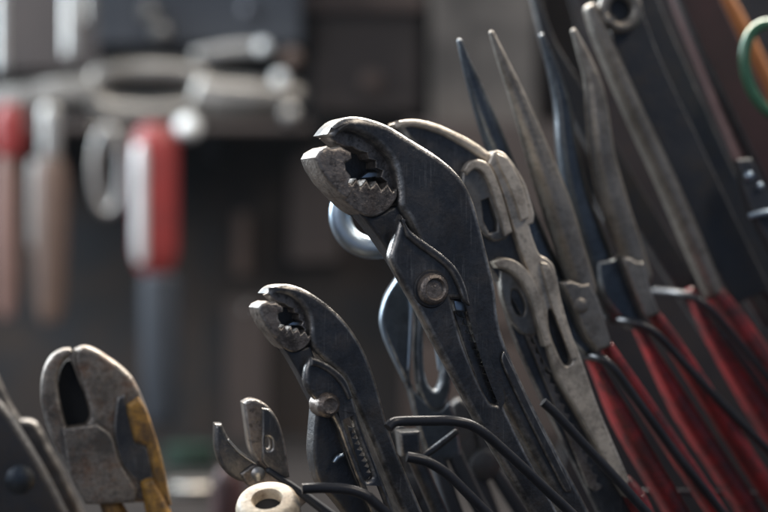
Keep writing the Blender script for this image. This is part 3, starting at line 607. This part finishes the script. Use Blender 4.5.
a6 = P(267, 499, 0.483); ax = Vector((0.06, 0.52, -0.85)).normalized()
L6 = (a6.z - (BENCH + 0.008)) / -ax.z; r6 = 32.5 * S * 0.483
t6 = thing('file_grip', 'cream turned handle end with a dark round hole in it', 'handle', a6 + ax * L6)
lathe('grip', a6, a6 + ax * L6, [(0.20, r6*0.38), (0.10, r6*0.40), (0.012, r6*0.42), (0.0, r6*0.50), (0.0, r6*0.80), (0.008, r6*0.92), (0.03, r6), (0.12, r6*1.0), (0.3, r6*0.93), (0.6, r6*0.9), (0.97, r6*0.95), (1.0, r6*0.85)], M_CREAM, t6, nseg=40)
lathe('bore_shade', a6 + ax*L6*0.035, a6 + ax*L6*0.22, [(0, r6*0.412), (0.5, r6*0.40), (1, r6*0.37)], M_RECESS, t6)  # dark plug that paints the shade inside the hole

# ------------------------------------------------------------------ yellow handled end nippers and dark pincers at the left
p7 = Plane(105, 430, 0.560, 12, 0)
t7 = thing('end_nippers', 'rusty steel end nippers with closed round jaws and chipped yellow handles', 'nippers', p7.at(180, 660))
prism('jaw', p7, [(71,349,'c'), (62,350), (51,357), (44,370), (41,386), (42,408), (48,430), (56,448), (70,475), (85,505,'c'), (110,505,'c'), (112,460), (98,424,'c'), (67,428,'c'), (61,404), (58,382), (61,368), (69,356), (72.5,352)], -0.006, 0.005, M_RUST, t7, bevel=0.0016)
prism('jaw', p7, [(75,350,'c'), (84,346.5), (95,349), (108,357), (121,366), (133,378), (143,398), (150,418), (158,444), (164,470), (170,503,'c'), (138,503,'c'), (100,504,'c'), (90,470), (86,427), (90,417), (87,402), (80,380), (75,362)], -0.007, 0.004, M_RUST, t7, bevel=0.0018)
prism('jaw_opening_shade', p7, [(60,372), (70,360), (80,384), (92,410), (90,424), (64,428), (57,404)], -0.007, -0.003, M_RECESS, t7, bevel=0.0005)  # dark sheet painting the shade in the jaw opening
prism('joint_plate', p7, [(62,429,'c'), (97,424,'c'), (112,436), (120,462), (137,490,'c'), (136,503,'c'), (86,505,'c'), (70,474)], 0.003, 0.0065, M_RUST, t7, bevel=0.0010)
prism('paint_strip', p7, [(127,405,'c'), (139,397,'c'), (146,408), (152,424), (160,450), (166,476), (172,506,'c'), (162,506,'c'), (155,480), (147,446,'c'), (135,442,'c'), (128,415)], 0.002, 0.0062, M_YEL, t7, bevel=0.0014)
prism('slot_plate', p7, [(117,398,'c'), (125,394,'c'), (130,420), (136,444,'c'), (148,447,'c'), (154,478,'c'), (138,484,'c'), (120,462), (114,430)], 0.001, 0.0048, M_BLACK, t7, bevel=0.0008)
loft('handle_grip', p7, [(148,482,0.003,8,0.005), (158,512,0.003,12,0.006), (172,560,0.003,13,0.007), (*p7.ext((158,512), (172,560)),0.003,13,0.007)], M_YEL, t7)
loft('handle_grip', p7, [(108,498,-0.001,10,0.005), (122,530,-0.001,13,0.006), (140,575,-0.001,13,0.007), (*p7.ext((122,530), (140,575)),-0.001,13,0.007)], M_YEL, t7)

p8 = Plane(30, 460, 0.600, 12, 0)
t8 = thing('carpenter_pincers', 'dark pincers with a pale worn edge left of the yellow nippers', 'pincers', p8.at(90, 680))
prism('jaw', p8, [(-40,330,'c'), (-15,350), (0,380), (10,402), (21,420,'c'), (30,420), (38,424), (52,450), (68,480), (92,530,'c'), (*p8.ext((60,470), (92,530)),'c'), (*p8.ext((30,480), (62,545)),'c'), (20,470), (-10,420), (-40,390)], -0.006, 0.003, M_BLACK, t8, bevel=0.002, wear=0.7)
prism('jaw', p8, [(-60,360,'c'), (-20,385), (4,405), (28,440), (50,478), (74,526,'c'), (*p8.ext((50,478), (74,526)),'c'), (*p8.ext((-20,520), (0,560)),'c'), (-40,500), (-60,440)], 0.0035, 0.012, M_DARKSTEEL, t8, bevel=0.003, wear=0.5)
c = p8.at(20, 480, 0.012); lathe('pivot_rivet', c - p8.n*0.003, c + p8.n*0.001, [(0,0.0050), (0.8,0.0050), (1,0.003), (1,0.0001)], M_BLUE, t8)

# ------------------------------------------------------------------ the wire rack the pliers straddle
tr = thing('wire_rack', 'black bent wire rack whose hooks carry the pliers', 'rack', (0.06, 0.55, BENCH))
def wire(pts, r=0.0015, mat=M_WIRE):
    W = [P(*p) for p in pts]
    d = (W[-1] - W[-2]).normalized(); k = (W[-1].z - (BENCH + 0.0035)) / -d.z
    W.append(W[-1] + d * k * 0.5); W.append(W[-1] + d * k * 0.5)
    return tube('hook_wire', W, r, mat, tr, nseg=12), W[-1]
ends = []
for pts in (
    [(388,428,0.487), (393,423,0.488), (402,421.5,0.489), (430,421,0.490), (456,421.5,0.491), (478,429,0.493), (508,454,0.497), (570,512,0.505)],
    [(407,457,0.487), (425,461,0.488), (446,473,0.490), (468,494,0.492), (486,512,0.494)],
    [(302,489,0.482), (325,488,0.483), (350,490,0.484), (368,497,0.485), (384,511,0.487)],
    [(543,402,0.527), (556,414,0.528), (580,440,0.530), (612,474,0.532), (646,512,0.534)],
    [(583,356,0.572), (597,357,0.560), (612,367,0.557), (638,402,0.560), (680,459,0.565), (722,512,0.571)],
    [(606,318,0.598), (630,322,0.584), (655,333,0.582), (690,370,0.586), (728,410,0.590), (768,450,0.596)],
    [(655,291,0.628), (680,294,0.612), (704,304,0.607), (735,338,0.611), (768,378,0.616)],
    [(700,265,0.64), (722,267,0.632), (744,276,0.630), (768,296,0.634), (800,328,0.64)]):
    o, e_ = wire(pts); ends.append(e_)
# base rail on the bench that gathers the hooks, and a cross wire low in front
ends.sort(key=lambda v: v.x)
tube('base_rail', [e_ for e_ in ends], 0.0022, M_WIRE, tr, nseg=10, seg=4)
pb = Plane(690, 250, 0.80, 10, 0)
prism('added_dark_backing', pb, [(556,-60,'c'), (900,-60,'c'), (1060,250,'c'), (*pb.ext((1060,250),(1120,400)),'c'), (*pb.ext((585,300),(570,400)),'c'), (585,300), (600,200), (596,100)], -0.002, 0.0, M_DARKSTEEL, tr, bevel=0.0008)  # dark sheet added behind the tools so the gaps stay dark
tube('cross_wire', [P(600,492,0.60), P(640,492,0.605), P(700,493,0.61), P(768,495,0.62), P(850,498,0.63)], 0.0011, M_WIRE, tr)

# ------------------------------------------------------------------ things on the wall, far out of focus
B = BACK
def lone(o, label, cat, group=None): return tag(o, label, cat, group)
# shelf and what stands on it
ts = thing('wall_shelf', 'narrow dark wooden wall shelf carrying the long clamp', 'shelf', P(150, 128, B))
pxbox('board', -60, 122, 312, 131, B - 0.06, 0.119, M_BROWN, ts)
pxbox('bracket', 206, 132, 214, 156, B - 0.03, 0.089, M_DARKBOX, ts)
pxbox('bracket', -20, 132, -12, 156, B - 0.03, 0.089, M_DARKBOX, ts)
SH = P(0, 122, B - 0.06).z       # top of the shelf
def onshelf(px, d): return Vector(((px - 384) * S * d, d, SH))
SY = B - 0.05
tt_ = thing('bar_clamp', 'long shiny metal clamp lying along the shelf, with a looped grip', 'clamp', onshelf(152, SY))
pc = Plane(150, 95, SY, 0, 0)
lp = []
for i in range(24):
    a_ = 2*math.pi*i/24; ca_, sa_ = math.cos(a_), math.sin(a_)
    lp.append(pc.at(150 + 38*max(-1, min(1, ca_*1.5)) + 16*ca_, 91 + 21*sa_))
tube('grip_loop', lp, 0.0095, M_CARD, tt_, closed=True, seg=3, nseg=16)
loft('bar', pc, [(-40,104,0,13,0.008), (20,100,0,15,0.009), (60,94,0,17,0.010), (96,90,0,16,0.010)], M_CARD, tt_)
loft('body', pc, [(200,92,0,20,0.012), (222,98,0,23,0.014), (255,100,0,22,0.014), (285,98,0,17,0.012), (300,92,0,10,0.009)], M_CARD, tt_)
loft('slide_rail', pc, [(196,56,0.004,7,0.004), (230,50,0.004,8,0.004), (262,48,0.004,7,0.004)], M_STEEL, tt_)
for x, y, r, m in ((263,47,0.0056,M_GLINT), (280,79,0.0062,M_GLINT), (292,58,0.0080,M_WOOD), (290,114,0.0070,M_STEEL)):
    c = pc.at(x, y, 0.010); lathe('glint_knob', c - pc.n*0.014, c + pc.n*0.006, [(0,r*0.6), (0.3,r), (0.75,r), (0.92,r*0.8), (1,r*0.3)], m, tt_, nseg=18)  # knobs set at the glints; the white ones paint them in
tk = thing('tool_box', 'dark tool box with two shiny latches high on the wall', 'tool box', P(200, 46, B - 0.02))
pxbox('body', 97, -70, 302, 45, B - 0.04, 0.099, M_DARKBOX, tk, 0.004)
for x, y in ((150, 13), (162, 32)):
    c = P(x, y, B - 0.04); lathe('latch', c + Vector((0,0.002,0)), c - Vector((0,0.008,0)), [(0,0.008), (0.5,0.008), (0.85,0.006), (1,0.001)], M_CARD, tk, nseg=16)
c = P(248, 10, B - 0.04); lathe('latch', c + Vector((0,0.002,0)), c - Vector((0,0.006,0)), [(0,0.006), (0.5,0.006), (0.85,0.004), (1,0.001)], M_BOX, tk, nseg=16)
tpa = thing('wall_panel', 'plain brown panel on the wall behind the hanging steel bars', 'panel', P(50, 70, B))
pxbox('panel', -60, -120, 98, 70, B + 0.03, 0.0299, M_BROWN, tpa)
# steel rules hanging above the shelf
for x0, x1, y1, m, lab in ((-6, 8, 72, M_STEEL, 'broad bright steel bar hanging on the wall above the red cap'),
                           (63, 79, 56, M_STEEL, 'bright steel bar hanging above the wooden block'),
                           (83, 95, 20, M_CARD, 'short pale bar hanging next to the bright bar')):
    xm, hw = (x0 + x1) / 2, (x1 - x0) / 2
    o = loft('steel_bar', Plane(xm, 0, B - 0.07, 0, 0), [(xm, -90, 0, hw, 0.004), (xm, -20, 0, hw, 0.004), (xm, y1, 0, hw, 0.004)], m, None, exp=2.1)
    tag(o, lab, 'bar')
# hanging below the shelf
def hang(name, label, cat, px, ytop, ybot, d, parts):
    t = thing(name, label, cat, P(px, ytop, d))
    for pn, y0, y1, prof, m, sq, dx in parts:
        k = S * d
        lathe(pn, P(px + dx, y0, d), P(px + dx, y1, d), [(tq, rq * k) for tq, rq in prof], m, t, nseg=22, squash=sq)
    return t
hang('wood_file', 'file with a bright red cap and pale pinkish handle hanging from the shelf', 'file', 6, 104, 318, B - 0.085, [
    ('cap', 104, 156, [(0,9), (0.1,14), (0.3,16), (0.8,15.5), (1,12)], M_SCARLET, 0.8, 3),
    ('handle', 156, 318, [(0,9), (0.1,11), (0.5,12), (0.9,10), (1,6)], M_PINK, 0.8, 0)])
hang('chisel', 'chisel with silver ferrule and brown wooden handle hanging from the shelf', 'chisel', 50, 106, 322, B - 0.085, [
    ('ferrule', 106, 158, [(0,8), (0.1,11), (0.9,11), (1,9)], M_STEEL, 0.8, 0),
    ('handle', 158, 322, [(0,13), (0.1,18), (0.5,17), (0.9,14), (1,9)], M_WOOD, 0.8, 0),
    ('blade', 160, 250, [(0,6), (0.1,7), (0.9,7), (1,4)], M_STEEL, 0.8, -14)])  # last part: steel strip in place of the highlight down the handle's left
tc_ = thing('shackle', 'silver steel shackle hanging between the chisel and the red handled knife', 'shackle', P(108, 122, B - 0.085))
rp = [P(108 + 14*math.cos(a), 170 + 42*math.sin(a), B - 0.085) for a in [2*math.pi*i/18 for i in range(18)]]
tube('bow', rp, 0.0036, M_STEEL, tc_, closed=True, seg=2)
c = P(108, 130, B - 0.085); lathe('pin', c - Vector((0.012,0,0)), c + Vector((0.012,0,0)), [(0,0.004), (0.2,0.004), (0.25,0.003), (0.8,0.003), (0.85,0.005), (1,0.005)], M_CARD, tc_, nseg=14)
tkn = hang('sheath_knife', 'red handled knife with a silver strip as its highlight hanging in a dark sheath', 'knife', 155, 124, 425, B - 0.095, [
    ('handle', 124, 274, [(0,12), (0.05,20), (0.15,23), (0.85,23), (0.95,19), (1,13)], M_SCARLET, 0.7, 0),
    ('sheath', 274, 425, [(0,17), (0.04,21), (0.6,20), (0.95,16), (1,10)], M_SHEATH, 0.7, 6)])
loft('handle_highlight', Plane(142, 205, B - 0.112, -20, 0), [(140,146,0,4.5,0.004), (140,162,0,6,0.005), (140,205,0,6,0.005), (140,245,0,6,0.005), (141,262,0,4.5,0.004)], M_HIGHLIGHT, tkn)  # silver strip painting the window highlight on the red handle
c = P(188, 128, B - 0.09); o = lathe('hook_glint', c + Vector((0,0.03,0)), c - Vector((0,0.01,0)), [(0,0.003), (0.6,0.003), (0.65,0.009), (0.85,0.0095), (0.97,0.006), (1,0.001)], M_GLINT, None, nseg=20)  # white knob painting in a bright highlight
tag(o, 'round white knob standing in for a highlight under the shelf next to the red knife', 'knob')
# cupboard with a pale knob
tcu = thing('wall_cupboard', 'dark brown wooden cupboard door with a pale round knob', 'cupboard', P(360, 112, B - 0.02))
pxbox('door', 312, 8, 420, 112, B + 0.01, 0.049, M_BROWN, tcu, 0.004)
pxbox('cornice', 296, -8, 424, 10, B - 0.005, 0.064, M_WOOD, tcu, 0.003)
c = P(372, 82, B + 0.01); lathe('knob', c + Vector((0,0.004,0)), c - Vector((0,0.016,0)), [(0,0.004), (0.4,0.004), (0.5,0.0085), (0.8,0.0095), (1,0.005)], M_WOOD, tcu, nseg=20)
tcb = thing('added_cabinet', 'dark brown cabinet added at the back of the bench to keep the gaps under the pillar dark', 'cabinet', (P(490, 300, B - 0.03).x, B, BENCH))
zt = P(0, 122, B - 0.03).z
box('added_carcass', (P(490, 0, B - 0.03).x, B - 0.03 + 0.012, (zt + BENCH)/2 + 0.0005), (0.135, 0.025, zt - BENCH - 0.001), M_BROWN, tcb, 0.003)  # added so that the gaps below the pillar stay dark
for k in range(3):
    zk = BENCH + (zt - BENCH)*(k + 0.5)/3
    box('added_drawer', (P(490, 0, B - 0.03).x, B - 0.033, zk), (0.118, 0.006, (zt - BENCH)/3 - 0.012), M_BROWN, tcb, 0.002)
# boards, battens and pots low on the wall
tb = thing('wall_batten', 'thin brown upright batten fixed to the wall below the cupboard', 'batten', P(243, 275, B))
pxbox('batten', 235, 212, 249, 275, B + 0.045, 0.0149, M_WOOD, tb)
for x0, x1, y0, y1, m, lab in ((290, 340, 150, 262, M_BROWN, 'wide dark brown board under the cupboard'),
                               (226, 268, 300, 440, M_BROWN, 'dark brown board low on the wall beside the hanging sheath')):
    tq = thing('wall_strip', lab, 'board', P((x0 + x1)/2, y1, B))
    pxbox('strip', x0, y0, x1, y1, B + 0.042, 0.0179, m, tq)
    c = P((x0 + x1)/2, y0 + 8, B + 0.042); lathe('screw', c + Vector((0,0.002,0)), c - Vector((0,0.003,0)), [(0,0.003), (0.8,0.003), (1,0.002)], M_STEEL, tq, nseg=12)
p_ = P(190, 470, 1.22)
tgt = thing('green_tin', 'small green tin standing at the back of the bench', 'tin', (p_.x, 1.22, BENCH))
lathe('body', (p_.x, 1.22, BENCH + 0.0005), (p_.x, 1.22, BENCH + 0.016), [(0,0.017), (0.05,0.018), (0.95,0.018), (1,0.016)], M_GREENTIN, tgt)
p_ = P(196, 500, 1.08)
tpt = thing('white_lid', 'pale round lid lying on the bench before the green tin', 'lid', (p_.x, 1.08, BENCH))
lathe('disc', (p_.x, 1.08, BENCH + 0.0005), (p_.x, 1.08, BENCH + 0.008), [(0,0.018), (0.2,0.0195), (0.8,0.0195), (1,0.018)], M_CARD, tpt)
p_ = P(228, 492, 0.90)
tmr = thing('maroon_grip', 'dark red wooden grip standing behind the cream handle', 'grip', (p_.x, 0.90, BENCH))
lathe('grip', (p_.x, 0.90, BENCH + 0.0005), (p_.x, 0.90, P(0, 468, 0.90).z), [(0,0.007), (0.1,0.009), (0.8,0.009), (1,0.005)], M_MAROON, tmr)

# ------------------------------------------------------------------ thin haze added to lift the shadows to a faded tone: one closed box round the camera and everything built
hz = bpy.data.materials.new('added_haze'); hz.use_nodes = True
hnt = hz.node_tree; hnt.nodes.remove(hnt.nodes['Principled BSDF'])
pv = hnt.nodes.new('ShaderNodeVolumePrincipled'); pv.inputs['Color'].default_value = (0.72, 0.86, 1.0, 1)
pv.inputs['Density'].default_value = 0.0025
hnt.links.new(pv.outputs[0], hnt.nodes['Material Output'].inputs['Volume'])
hzo = box('haze', (0.1, 0.60, 0.08), (3.2, 2.6, 2.6), hz, None, 0.01)
hzo['kind'] = 'stuff'; hzo['label'] = 'thin bluish haze added to lift the shadows'; hzo['category'] = 'haze'
